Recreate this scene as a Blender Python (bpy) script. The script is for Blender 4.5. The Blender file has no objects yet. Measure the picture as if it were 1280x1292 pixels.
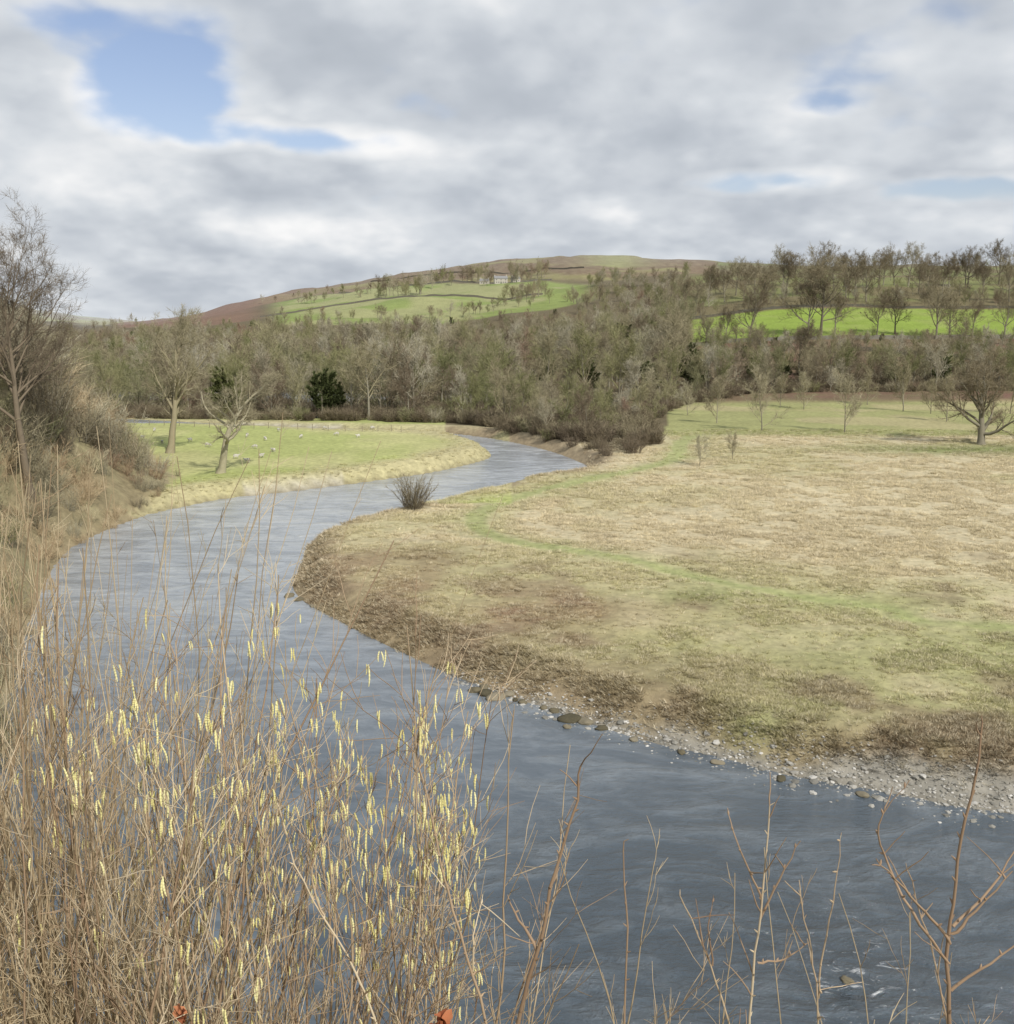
import bpy, math, random
import numpy as np
from mathutils import Vector, Matrix
random.seed(7); np.random.seed(7)
sc = bpy.context.scene
COL = sc.collection
F = 1229.0; TH = math.radians(10.42); CH = 16.0
cT, sT = math.cos(TH), math.sin(TH)

# ---------------------------------------------------------------- survey helpers
def P(u, v, z=0.0):
    yy = F*cT-(v-646)*sT; zz = -((v-646)*cT+F*sT); t = (z-CH)/zz
    return ((u-640)*t, yy*t)
def Q(u, v, d):
    yy = F*cT-(v-646)*sT; zz = -((v-646)*cT+F*sT); t = d/yy
    return Vector(((u-640)*t, d, CH+zz*t))
def zrow(v, d):
    return CH-d*np.tan(TH+np.arctan((v-646)/F))
def vnoise(x, y, seed=0):
    x = np.asarray(x, float); y = np.asarray(y, float)
    xi = np.floor(x).astype(np.int64); yi = np.floor(y).astype(np.int64)
    fx = x-xi; fy = y-yi; fx = fx*fx*(3-2*fx); fy = fy*fy*(3-2*fy)
    def h(a, b):
        k = (a*374761393+b*668265263+seed*974711) & 0xffffffff
        k = ((k ^ (k >> 13))*1274126177) & 0xffffffff
        return (k ^ (k >> 16))/4294967296.0
    return (h(xi, yi)*(1-fx)+h(xi+1, yi)*fx)*(1-fy)+(h(xi, yi+1)*(1-fx)+h(xi+1, yi+1)*fx)*fy
def fbm(x, y, o=4, seed=0):
    s = 0; a = .5; t = 0
    for i in range(o):
        s = s+a*vnoise(x*2**i+17*i, y*2**i-9*i, seed+i); t += a; a *= .5
    return s/t
def sst(t):
    t = np.clip(t, 0, 1); return t*t*(3-2*t)
def polydist(pts, x, y, closed=True):
    pts = np.array(pts, float); n = len(pts); d2 = np.full(x.shape, 1e18); ins = np.zeros(x.shape, bool)
    for i in range(n if closed else n-1):
        ax, ay = pts[i]; bx, by = pts[(i+1) % n]
        ex, ey = bx-ax, by-ay; L = ex*ex+ey*ey+1e-12
        t = np.clip(((x-ax)*ex+(y-ay)*ey)/L, 0, 1)
        d2 = np.minimum(d2, (x-ax-t*ex)**2+(y-ay-t*ey)**2)
        if closed:
            c = ((ay > y) != (by > y))
            with np.errstate(divide='ignore', invalid='ignore'):
                xx = ax+(y-ay)*ex/(ey if ey != 0 else 1e-12)
            ins ^= c & (x < xx)
    d = np.sqrt(d2)
    return np.where(ins, -d, d) if closed else d
def smooth_line(pts, k=5):
    out = []; n = len(pts)
    for i in range(n-1):
        p0 = np.array(pts[max(i-1, 0)]); p1 = np.array(pts[i]); p2 = np.array(pts[i+1]); p3 = np.array(pts[min(i+2, n-1)])
        for j in range(k):
            t = j/k
            out.append(.5*((2*p1)+(-p0+p2)*t+(2*p0-5*p1+4*p2-p3)*t*t+(-p0+3*p1-3*p2+p3)*t**3))
    out.append(np.array(pts[-1])); return [tuple(o) for o in out]

foot = [(300,-40),(100,-15),(40,2),(20,8),(8,10.5),(-4,12),(-12,21),(-20,38),(-27,55),(-32.5,72)]
leftb = foot+[P(190,650),P(235,639),P(285,629),P(360,621),P(440,611),P(540,597),P(600,584),P(622,575),P(606,564),P(562,553),(-20,154),(-45,164),(-80,180),(-130,198),(-400,260)]
rightb = [(-400,268),(-130,205),(-80,187),(-45,171),(-14,160),P(600,550.5),P(660,561),P(715,577),P(741,597),P(640,618),P(560,640),P(470,660),P(392,684),P(377,712),P(366,748),P(425,786),P(500,824),P(600,868),P(700,902),P(800,935),P(900,958),P(1000,984),P(1130,1006),P(1280,1032),(30,28.5),(60,24),(100,15),(300,0)]
RIV = smooth_line(leftb, 4)+smooth_line(rightb, 4)
ESC = foot+[P(190,648),P(215,620,1),P(235,602,1.3),P(180,562,1.3),P(128,530,1.3),(-110,230),(-400,300),(-3600,600),(-3600,-3600),(3600,-3600),(3600,-300)]
PATH = smooth_line([P(872,545,2),P(860,560,1.3),P(845,582,1.3),P(760,602,1.3),P(690,618,1.3),P(635,634,1.3),P(603,650,1.3),P(610,668,1.3),P(650,682,1.3),P(730,698,1.3),P(820,715,1.3),P(920,738,1.3),P(1010,752,1.3),P(1120,768,1.3),P(1290,792,1.3),(70,50)], 4)
GX = P(590, 868)[0]
def gravw(x): return np.interp(x, [GX-1.5, GX+1, GX+6, GX+12, GX+20], [0, .8, 1.1, 1.4, 1.8])

Dn = np.array([150,200,260,330,420,550,750,1000,1200,1600,2200,3200.])
Un = np.array([-400,0,130,220,330,450,600,750,880,1000,1280,1700.])
V = np.array([
 [0,522,500,480,455,440,425,410,405,395,380,386],
 [0,522,500,480,455,440,425,415,410,400,384,390],
 [0,522,502,480,452,435,422,416,413,409,403,406],
 [0,522,500,475,445,425,412,408,405,407,409,412],
 [0,522,500,470,440,408,392,380,376,386,400,405],
 [0,522,498,465,432,402,380,364,357,370,390,400],
 [0,520,492,460,425,398,370,340,331,345,370,385],
 [0,518,488,450,405,378,356,332,323,335,350,370],
 [0,515,483,432,398,368,350,338,331,338,350,370],
 [0,513,478,421,388,352,345,342,337,342,352,370],
 [0,513,478,421,386,350,342,338,336,342,352,370],
 [0,513,478,421,386,350,342,338,336,342,352,370.]])
Z = np.zeros_like(V)
for j, d in enumerate(Dn): Z[:, j] = zrow(V[:, j], d)
Z[:, 0] = 1.35
ug = np.linspace(-400, 1700, 211); lg = np.linspace(math.log(150), math.log(3200), 160)
G = np.array([np.interp(lg, np.log(Dn), Z[i]) for i in range(len(Un))])
G = np.array([np.interp(ug, Un, G[:, j]) for j in range(len(lg))])
def blur(A, k, ax):
    ker = np.ones(k)/k
    Ap = np.pad(A, [(k//2, k//2) if i == ax else (0, 0) for i in range(2)], mode='edge')
    return np.apply_along_axis(lambda r: np.convolve(r, ker, 'valid'), ax, Ap)
G = blur(blur(G, 7, 1), 5, 0); G = blur(G, 7, 1)
def ucol(x, y): return 640+1245*x/np.maximum(y, 1.0)
def valley(x, y):
    u = np.clip(ucol(x, y), -399, 1699); d = np.clip(y, 151, 3190)
    a = (u+400)/10.0; b = (np.log(d)-lg[0])/(lg[1]-lg[0])
    i = np.clip(a.astype(int), 0, 209); j = np.clip(b.astype(int), 0, 158); fa = a-i; fb = b-j
    z = (G[j, i]*(1-fa)+G[j, i+1]*fa)*(1-fb)+(G[j+1, i]*(1-fa)+G[j+1, i+1]*fa)*fb
    return np.where(y < 151, 1.35, z)
def heights(x, y):
    x = np.asarray(x, float); y = np.asarray(y, float)
    dr = polydist(RIV, x, y); de = -polydist(ESC, x, y)
    base = valley(x, y)
    n = fbm(x/60, y/60, 4, 3)-.5
    base = base+n*np.clip((y-220)/500, 0, 1)*12
    base = base+(fbm(x/9, y/9, 3, 5)-.5)*.5+(fbm(x/1.1, y/1.1, 2, 8)-.5)*.2*np.clip(1.3-y/200, 0, 1)
    w = np.interp(y, [0, 15, 60, 120], [12, 12, 19, 22])
    top = np.interp(y, [0, 30, 70, 140, 220], [14.4, 14.4, 15, 15, 13])
    esc = top*sst(de/w)+(fbm(x/5, y/5, 3, 9)-.5)*1.2*sst(de/6)*sst((np.hypot(x, y)-4)/8)
    h = np.where(de > 0, np.where(y < 190, esc+1.2*sst(dr/3), np.maximum(base, esc)), base)
    bw = np.interp(y, [30, 60, 80], [3.2, 2.6, 2.2])
    k = sst(dr/bw)
    h = np.where(dr > 0, h*k+(1-k)*(-.05)+(1-k)*(k)*(fbm(x*1.1, y*1.1, 2, 4)-.5)*.8, -.06-1.0*sst(-dr/4))
    return h
def H1(x, y): return float(heights(np.array([x]), np.array([y]))[0])

def mixc(a, b, t): return a*(1-t[..., None])+np.asarray(b)*t[..., None]
def blob(x, y, u, v, rx, ry):
    c = P(u, v, 1.3); return np.exp(-(((x-c[0])/rx)**2+((y-c[1])/ry)**2))
def colours(x, y):
    x = np.asarray(x, float); y = np.asarray(y, float); u = ucol(x, y)
    dr = polydist(RIV, x, y); de = -polydist(ESC, x, y); dp = polydist(PATH, x, y, False)
    n1 = fbm(x/14, y/14, 4, 21); n2 = fbm(x/3.5, y/3.5, 4, 31); n3 = fbm(x/40, y/40, 3, 41)
    c = np.zeros(x.shape+(3,))+np.array([.49, .425, .28])
    c = mixc(c, (.37, .345, .18), sst((n1-.42)*5)*.55)
    c = mixc(c, (.33, .33, .15), sst((68-y)/26)*.65*sst((n2-.2)*3))
    c = mixc(c, (.25, .195, .125), sst((n2-.54)*7)*sst((80-y)/30)*.75)
    for (uu, vv, rx, ry, a, cc) in [(700,770,7,4,.8,(.27,.19,.125)),(450,712,4,5,.8,(.28,.21,.135)),(560,700,6,4,.35,(.31,.27,.15)),(945,908,1.5,1.3,.9,(.18,.27,.06)),
            (890,752,5,1.6,.4,(.26,.31,.11)),(1060,760,6,1.6,.3,(.26,.31,.11)),(1180,820,9,4,.45,(.26,.27,.12)),(540,720,1.5,4,.7,(.24,.18,.11)),(620,800,5,2.5,.6,(.25,.19,.12)),
            (760,850,5,3,.7,(.23,.175,.11)),(1230,930,6,2,.65,(.21,.17,.105)),(900,860,8,2.5,.4,(.25,.21,.12)),(500,745,2,5,.7,(.28,.21,.13)),(1130,640,20,9,.4,(.54,.475,.33))]:
        c = mixc(c, cc, np.clip(blob(x, y, uu, vv, rx, ry)*a*(.3+1.3*n2), 0, 1))
    wd = np.interp(y, [40, 60, 120], [.75, .8, 1.3])
    c = mixc(c, (.28, .32, .125), sst((wd+1.0*(n2-.35)-dp)/.7)*.8)
    c = mixc(c, (.33, .335, .16), sst((wd+3-dp+3*(n2-.6))/3)*.45)
    c = mixc(c, (.25, .19, .125), sst((4.2-dr+4*(n2-.5))/3)*.75)
    gw = gravw(x)*(y < 50)*(x > GX-1.5)
    c = mixc(c, (.27, .255, .22), np.where(gw > 0, sst((gw+.2-dr+2.4*(n2-.5))/.8), 0))
    ed = 138+6*(n1-.5)
    c = mixc(c, (.28, .29, .12), sst((y-ed)/5)*(u > 700)*.9)
    c = mixc(c, (.17, .21, .065), blob(x, y, 1230, 568, 18, 5)*.8)  # shadow under the oak, painted into the ground as darker green
    c = mixc(c, (.40, .345, .20), sst((n1-.50)*8)*sst((y-ed-4)/5)*(u > 700)*.65)
    isl = (u < 655) & (y > 84) & (y < 190) & (de < 1) & ((x < P(625, 575)[0]+2))
    pd = (y < 150) | (u < 560)
    lmask = (isl & pd).astype(float)
    g = np.zeros_like(c)+np.array([.36, .39, .15])
    g = mixc(g, (.45, .43, .215), sst((n1-.4)*4)*.7); g = mixc(g, (.28, .31, .11), sst((n2-.6)*6)*.35)
    g = mixc(g, (.43, .38, .23), sst((7-dr+6*(n1-.5))/5)*.8); g = mixc(g, (.46, .43, .38), sst((2.0-dr)/1.2)*(u > 300)*(u < 430)*.6)
    c = mixc(c, g, lmask)
    c = mixc(c, (.25, .21, .125), sst(de/2)); c = mixc(c, (.33, .30, .17), sst((n2-.5)*6)*sst(de/3)*.7)
    c = mixc(c, (.15, .12, .075), sst((.6-dr)/.6)*.65)
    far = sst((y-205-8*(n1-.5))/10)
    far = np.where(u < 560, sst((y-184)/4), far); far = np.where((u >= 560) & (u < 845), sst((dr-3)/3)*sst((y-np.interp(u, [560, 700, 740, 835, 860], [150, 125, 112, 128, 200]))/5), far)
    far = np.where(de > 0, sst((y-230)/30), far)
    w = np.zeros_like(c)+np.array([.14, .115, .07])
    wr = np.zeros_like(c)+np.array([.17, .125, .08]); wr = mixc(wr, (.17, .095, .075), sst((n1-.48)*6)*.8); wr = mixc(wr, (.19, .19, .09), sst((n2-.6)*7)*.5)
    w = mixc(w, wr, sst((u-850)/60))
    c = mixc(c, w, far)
    fld = sst((y-322)/3)*sst((412-y)/4)*sst((u-868)/8)
    c = mixc(c, (.225, .30, .06), fld); c = mixc(c, (.28, .32, .10), fld*sst((n1-.5)*5)*.6)
    up = sst((y-412)/4)*sst((u-840)/40); c = mixc(c, (.17, .145, .08), up)
    c = mixc(c, (.19, .225, .08), up*sst((n3-.5)*8)*.6)
    yl = np.interp(u, [280, 330, 450, 560, 700, 800], [640, 520, 500, 485, 520, 560]); yh = np.interp(u, [280, 330, 450, 560, 600, 700, 780], [860, 900, 900, 850, 820, 800, 780])
    f2 = sst((y-yl)/10)*sst((yh-y)/16)*sst((u-330)/40)*sst((760-u)/40)
    cc = np.zeros_like(c)+np.array([.215, .26, .085]); cc = mixc(cc, (.29, .295, .14), sst((n3-.45)*8)); c = mixc(c, cc, f2)
    moor = sst((y-yh)/16)*(u > 150)
    m = np.zeros_like(c)+np.array([.18, .13, .08]); m = mixc(m, (.27, .26, .11), sst((fbm(x/70, y/110, 3, 77)-.54)*9)*.7)
    m = mixc(m, (.26, .21, .13), sst((n2-.5)*5)*.5); m = mixc(m, (.21, .13, .095), sst((450-u)/150)*.8)
    c = mixc(c, m, moor*(u < 900)); c = mixc(c, (.20, .125, .09), sst((y-620)/40)*sst((345-u)/40)*(u > 190)*.8)
    c = mixc(c, (.29, .31, .13), sst((y-960)/30)*np.exp(-((u-775)/40)**2)*.6)
    lf = sst((y-1300)/100)*sst((260-u)/60); c = mixc(c, (.30, .25, .17), lf); c = mixc(c, (.35, .37, .18), lf*sst((n3-.45)*8)*.7)
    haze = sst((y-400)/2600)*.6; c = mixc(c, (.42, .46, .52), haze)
    return np.clip(c, 0, 1)

# ---------------------------------------------------------------- materials
def newmat(name, rough=.9, spec=.2):
    m = bpy.data.materials.new(name); m.use_nodes = True; nt = m.node_tree; b = nt.nodes['Principled BSDF']
    b.inputs['Roughness'].default_value = rough; b.inputs['Specular IOR Level'].default_value = spec
    return m, nt, b
def N(nt, t, **k):
    n = nt.nodes.new(t)
    for a, b in k.items(): setattr(n, a, b)
    return n
def mixrgb(nt, a, b, f, mode='MIX'):
    n = N(nt, 'ShaderNodeMix', data_type='RGBA', blend_type=mode)
    for s, v in ((0, f), (6, a), (7, b)):
        if isinstance(v, bpy.types.NodeSocket): nt.links.new(v, n.inputs[s])
        else: n.inputs[s].default_value = v if s == 0 else tuple(v)+(1,)
    return n.outputs[2]
def math_(nt, op, a, b=None, c=None, clamp=False):
    n = N(nt, 'ShaderNodeMath', operation=op, use_clamp=clamp)
    for i, v in enumerate((a, b, c)):
        if v is None: continue
        if isinstance(v, bpy.types.NodeSocket): nt.links.new(v, n.inputs[i])
        else: n.inputs[i].default_value = v
    return n.outputs[0]
def noise(nt, vec, scale, detail=4, rough=.5, dist=0):
    n = N(nt, 'ShaderNodeTexNoise'); n.inputs['Scale'].default_value = scale; n.inputs['Detail'].default_value = detail
    n.inputs['Roughness'].default_value = rough; n.inputs['Distortion'].default_value = dist
    if vec is not None: nt.links.new(vec, n.inputs['Vector'])
    return n.outputs[0]
def ramp(nt, f, stops):
    r = N(nt, 'ShaderNodeValToRGB'); e = r.color_ramp.elements
    while len(e) < len(stops): e.new(.5)
    for i, (p, c) in enumerate(stops): e[i].position = p; e[i].color = tuple(c)+(1,)
    nt.links.new(f, r.inputs[0]); return r.outputs[0]
def bark_mat(name, stops, nscale=3.0, rnd=True, rough=.9):
    m, nt, b = newmat(name, rough, .15)
    oi = N(nt, 'ShaderNodeObjectInfo')
    if nscale:
        tc = N(nt, 'ShaderNodeTexCoord'); nz = noise(nt, tc.outputs['Object'], nscale, 2)
        f = math_(nt, 'MULTIPLY_ADD', nz, .35, math_(nt, 'MULTIPLY', oi.outputs['Random'], .8), clamp=True)
        f = math_(nt, 'SUBTRACT', f, .08, clamp=True)
    else: f = oi.outputs['Random']
    nt.links.new(ramp(nt, f, stops), b.inputs['Base Color']); return m
M_trunk = bark_mat('bark', [(0, (.13,.115,.085)), (.5, (.22,.20,.15)), (1, (.34,.315,.245))])
M_crown = bark_mat('winter_twigs', [(0, (.15,.115,.08)), (.14, (.26,.22,.15)), (.34, (.32,.295,.175)), (.48, (.24,.235,.115)), (.6, (.17,.18,.08)), (.72,(.31,.28,.19)), (.84, (.42,.39,.30)), (.94, (.30,.265,.18)), (1, (.27,.18,.13))], 0)
M_pale = bark_mat('mossy_bark', [(0, (.25,.22,.14)), (.5, (.35,.315,.21)), (1, (.44,.41,.30))], 2.0)
M_dark = bark_mat('dark_twigs', [(0, (.09,.07,.05)), (.5, (.145,.115,.08)), (1, (.19,.155,.11))])
M_bush = bark_mat('olive_brown_twigs', [(0, (.13,.105,.07)), (.5, (.21,.175,.115)), (1, (.29,.26,.165))])
M_ever = bark_mat('evergreen_leaves', [(0, (.045,.055,.022)), (.5, (.075,.09,.033)), (1, (.12,.13,.05))])
M_red = bark_mat('brown_twigs', [(0, (.24,.16,.11)), (.5, (.33,.245,.16)), (1, (.38,.30,.19))])
M_hazel = bark_mat('hazel_bark', [(0, (.20,.13,.085)), (.35, (.36,.255,.165)), (.7, (.51,.40,.265)), (1, (.63,.54,.385))], 5.0, rough=.6)
M_straw = bark_mat('dry_stems', [(0, (.27,.195,.12)), (.4, (.44,.345,.215)), (.75, (.58,.48,.32)), (1, (.40,.37,.235))], 3.0, rough=.7)
M_stone = bark_mat('river_stone', [(0, (.13,.125,.11)), (.35, (.26,.25,.22)), (.7, (.42,.405,.37)), (1, (.72,.70,.66))], 6.0)
M_boulder = bark_mat('mossy_stone', [(0, (.06,.055,.035)), (.5, (.15,.13,.085)), (1, (.27,.24,.18))], 6.0)
M_wall = bark_mat('drystone', [(0, (.08,.075,.06)), (.5, (.14,.13,.105)), (1, (.21,.20,.165))], 1.0)
M_catkin = bark_mat('catkin_yellow', [(0, (.62,.56,.22)), (.5, (.76,.70,.33)), (1, (.82,.78,.45))], 60, rough=.7)
M_leaf = bark_mat('dead_leaf', [(0, (.24,.07,.035)), (.5, (.38,.13,.06)), (1, (.45,.2,.10))], 30)
M_wool = bark_mat('wool', [(0, (.42,.40,.35)), (1, (.56,.54,.48))], 8)

def tint_mat(name):
    m, nt, b = newmat(name, .85, .15)
    a = N(nt, 'ShaderNodeAttribute', attribute_type='INSTANCER', attribute_name='tint'); oi = N(nt, 'ShaderNodeObjectInfo')
    tc = N(nt, 'ShaderNodeTexCoord'); sp = N(nt, 'ShaderNodeSeparateXYZ'); nt.links.new(tc.outputs['Object'], sp.inputs[0])
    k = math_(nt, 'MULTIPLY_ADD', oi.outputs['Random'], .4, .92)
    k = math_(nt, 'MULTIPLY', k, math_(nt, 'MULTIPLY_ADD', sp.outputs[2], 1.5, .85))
    mx = N(nt, 'ShaderNodeVectorMath', operation='SCALE'); nt.links.new(a.outputs['Color'], mx.inputs[0]); nt.links.new(k, mx.inputs['Scale'])
    nt.links.new(mx.outputs[0], b.inputs['Base Color']); return m
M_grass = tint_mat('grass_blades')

m, nt, b = newmat('ground_surface', .95, .1); M_ground = m
a = N(nt, 'ShaderNodeAttribute', attribute_name='tone'); geo = N(nt, 'ShaderNodeNewGeometry')
n1 = noise(nt, geo.outputs['Position'], 1.4, 6, .65); n2 = noise(nt, geo.outputs['Position'], .12, 4, .6)
k = math_(nt, 'MULTIPLY_ADD', n1, 1.3, .35); k2 = math_(nt, 'MULTIPLY_ADD', n2, .5, .75); k = math_(nt, 'MULTIPLY', k, k2)
mx = N(nt, 'ShaderNodeVectorMath', operation='SCALE'); nt.links.new(a.outputs['Color'], mx.inputs[0]); nt.links.new(k, mx.inputs['Scale'])
nt.links.new(mx.outputs[0], b.inputs['Base Color'])
bp = N(nt, 'ShaderNodeBump'); bp.inputs['Strength'].default_value = .5; bp.inputs['Distance'].default_value = .22
nt.links.new(noise(nt, geo.outputs['Position'], 2.5, 4, .6), bp.inputs['Height']); nt.links.new(bp.outputs[0], b.inputs['Normal'])

# water
m, nt, b = newmat('river_water', .05, .5); M_water = m
b.inputs['IOR'].default_value = 1.6
geo = N(nt, 'ShaderNodeNewGeometry'); pos = geo.outputs['Position']
mp = N(nt, 'ShaderNodeMapping'); mp.inputs['Rotation'].default_value = (0, 0, math.radians(28)); mp.inputs['Scale'].default_value = (.62, 1.3, 1); nt.links.new(pos, mp.inputs[0])
w0 = noise(nt, mp.outputs[0], .33, 4, .55, 1.5); w1 = noise(nt, mp.outputs[0], 1.9, 6, .66, .9); w2 = noise(nt, mp.outputs[0], 7.5, 3, .6, .4); big = noise(nt, pos, .07, 3, .55)
rid = math_(nt, 'SUBTRACT', 1, math_(nt, 'ABSOLUTE', math_(nt, 'MULTIPLY_ADD', w2, 4, -2)))
fx, fy = P(1085, 1225)
vm = N(nt, 'ShaderNodeVectorMath', operation='DISTANCE'); nt.links.new(pos, vm.inputs[0]); vm.inputs[1].default_value = (fx, fy, 0)
near = math_(nt, 'SUBTRACT', 1, math_(nt, 'DIVIDE', vm.outputs['Value'], 3.4), clamp=True)
near2 = math_(nt, 'SUBTRACT', 1, math_(nt, 'DIVIDE', vm.outputs['Value'], 15), clamp=True)
sep = N(nt, 'ShaderNodeSeparateXYZ'); nt.links.new(pos, sep.inputs[0])
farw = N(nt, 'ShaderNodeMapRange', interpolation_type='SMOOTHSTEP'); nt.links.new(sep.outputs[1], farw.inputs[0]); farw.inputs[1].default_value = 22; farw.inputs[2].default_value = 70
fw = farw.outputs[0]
hgt = math_(nt, 'ADD', math_(nt, 'MULTIPLY', w1, .7), math_(nt, 'MULTIPLY', rid, .06)); hgt = math_(nt, 'ADD', hgt, math_(nt, 'MULTIPLY', w0, 1.8))
bp = N(nt, 'ShaderNodeBump'); bp.inputs['Distance'].default_value = .45; nt.links.new(hgt, bp.inputs['Height'])
calm = math_(nt, 'MULTIPLY_ADD', w0, 4.0, -1.7, clamp=True)
st = math_(nt, 'ADD', math_(nt, 'MULTIPLY', math_(nt, 'MULTIPLY_ADD', big, 2.0, -.6, clamp=True), calm), math_(nt, 'MULTIPLY', near2, .9), clamp=True)
st = math_(nt, 'MAXIMUM', st, .13)
nt.links.new(st, bp.inputs['Strength']); nt.links.new(bp.outputs[0], b.inputs['Normal'])
fo = math_(nt, 'MULTIPLY', math_(nt, 'SUBTRACT', math_(nt, 'ADD', w1, math_(nt, 'MULTIPLY', near, .22)), .735), 7, clamp=True)
cw = mixrgb(nt, (.055,.075,.095), (.13,.16,.19), math_(nt, 'MULTIPLY_ADD', math_(nt, 'ADD', math_(nt, 'MULTIPLY', w1, .5), math_(nt, 'MULTIPLY', w0, 1.5)), 2.4, -2.1, clamp=True))
cf = mixrgb(nt, (.27,.295,.325), (.50,.53,.56), math_(nt, 'MULTIPLY_ADD', math_(nt, 'ADD', math_(nt, 'MULTIPLY', w1, .7), math_(nt, 'MULTIPLY', w0, 1.3)), 2.2, -1.8, clamp=True))  # far water: bright sky reflection and streaks painted into the base colour
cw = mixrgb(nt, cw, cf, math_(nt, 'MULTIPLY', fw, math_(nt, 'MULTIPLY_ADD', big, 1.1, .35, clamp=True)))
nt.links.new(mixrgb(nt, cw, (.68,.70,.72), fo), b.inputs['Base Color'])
nt.links.new(math_(nt, 'ADD', math_(nt, 'MULTIPLY', fo, .5), math_(nt, 'MULTIPLY_ADD', fw, .12, .05)), b.inputs['Roughness'])

# ---------------------------------------------------------------- object helpers
def mesh_np(name, v, f, mat, smooth=False):
    me = bpy.data.meshes.new(name); me.from_pydata([tuple(p) for p in v], [], f)
    if mat: me.materials.append(mat)
    if smooth: me.polygons.foreach_set('use_smooth', [True]*len(me.polygons))
    me.update(); return me
def link(o, parent=None, **kw):
    COL.objects.link(o)
    if parent is not None: o.parent = parent
    for k, v in kw.items(): o[k] = v
    return o
def new_obj(name, me, loc=(0,0,0), parent=None, **kw):
    o = bpy.data.objects.new(name, me); o.location = loc; return link(o, parent, **kw)

# ground
na, nr = 560, 700
t = np.linspace(-1, 1, na); ang = math.pi*(.2*t+.8*t**3)
rr = np.geomspace(2.0, 3600, nr)
A, R = np.meshgrid(ang, rr); X = R*np.sin(A); Y = -8+R*np.cos(A)
X = np.append(X.ravel(), 0.0); Y = np.append(Y.ravel(), -8.0)
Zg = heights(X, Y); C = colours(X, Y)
verts = np.stack([X, Y, Zg], 1)
ii = np.arange(nr-1)[:, None]*na+np.arange(na-1)[None, :]; ii = ii.ravel()
quads = np.stack([ii, ii+1, ii+na+1, ii+na], 1)
me = bpy.data.meshes.new('ground'); nq = len(quads)
ctr = len(verts)-1; tris = [(ctr, j+1, j) for j in range(na-1)]
me.vertices.add(len(verts)); me.vertices.foreach_set('co', verts.ravel())
loops = np.concatenate([quads[:, ::-1].ravel(), np.array(tris)[:, ::-1].ravel()])
me.loops.add(len(loops)); me.loops.foreach_set('vertex_index', loops)
me.polygons.add(nq+len(tris)); ls = np.concatenate([np.arange(nq)*4, nq*4+np.arange(len(tris))*3]); me.polygons.foreach_set('loop_start', ls)
me.polygons.foreach_set('use_smooth', np.ones(nq+len(tris), bool)); me.update(calc_edges=True); me.validate()
ca = me.color_attributes.new('tone', 'FLOAT_COLOR', 'POINT'); ca.data.foreach_set('color', np.concatenate([C, np.ones((len(C), 1))], 1).ravel())
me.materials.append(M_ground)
if me.polygons[len(me.polygons)//2].normal.z < 0: me.flip_normals()
new_obj('ground', me, kind='structure', label='grassy valley floor and hillsides', category='ground')
wx0, wx1, wy0, wy1 = -400, 300, -60, 268
me = mesh_np('river', [(wx0,wy0,0),(wx1,wy0,0),(wx1,wy1,0),(wx0,wy1,0)], [(0,1,2,3)], M_water)
new_obj('river', me, kind='structure', label='rippling blue grey river winding through meadows', category='river')

# ---------------------------------------------------------------- plant geometry
class MB:
    def __init__(s): s.v = []; s.f = []
    def tube(s, pts, rads, n):
        k = len(pts); base = len(s.v); d = (pts[-1]-pts[0]).normalized()
        ref = Vector((1, 0, 0)) if abs(d.x) < .7 else Vector((0, 1, 0))
        a = d.cross(ref).normalized(); b = d.cross(a)
        for p, r in zip(pts, rads):
            for j in range(n):
                t = 2*math.pi*j/n; s.v.append(p+(a*math.cos(t)+b*math.sin(t))*r)
        for i in range(k-1):
            for j in range(n):
                q = base+i*n; s.f.append((q+j, q+(j+1) % n, q+n+(j+1) % n, q+n+j))
    def sliver(s, p, d, L, w):
        a = d.cross(Vector((random.gauss(0,1), random.gauss(0,1), random.gauss(0,1)))).normalized()*w*.5
        b = len(s.v); s.v += [p+a, p-a, p+d*L]; s.f.append((b, b+1, b+2))
    def mesh(s, name, mat, smooth=True): return mesh_np(name, s.v, s.f, mat, smooth)
def rv(): return Vector((random.gauss(0,1), random.gauss(0,1), random.gauss(0,1))).normalized()
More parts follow.
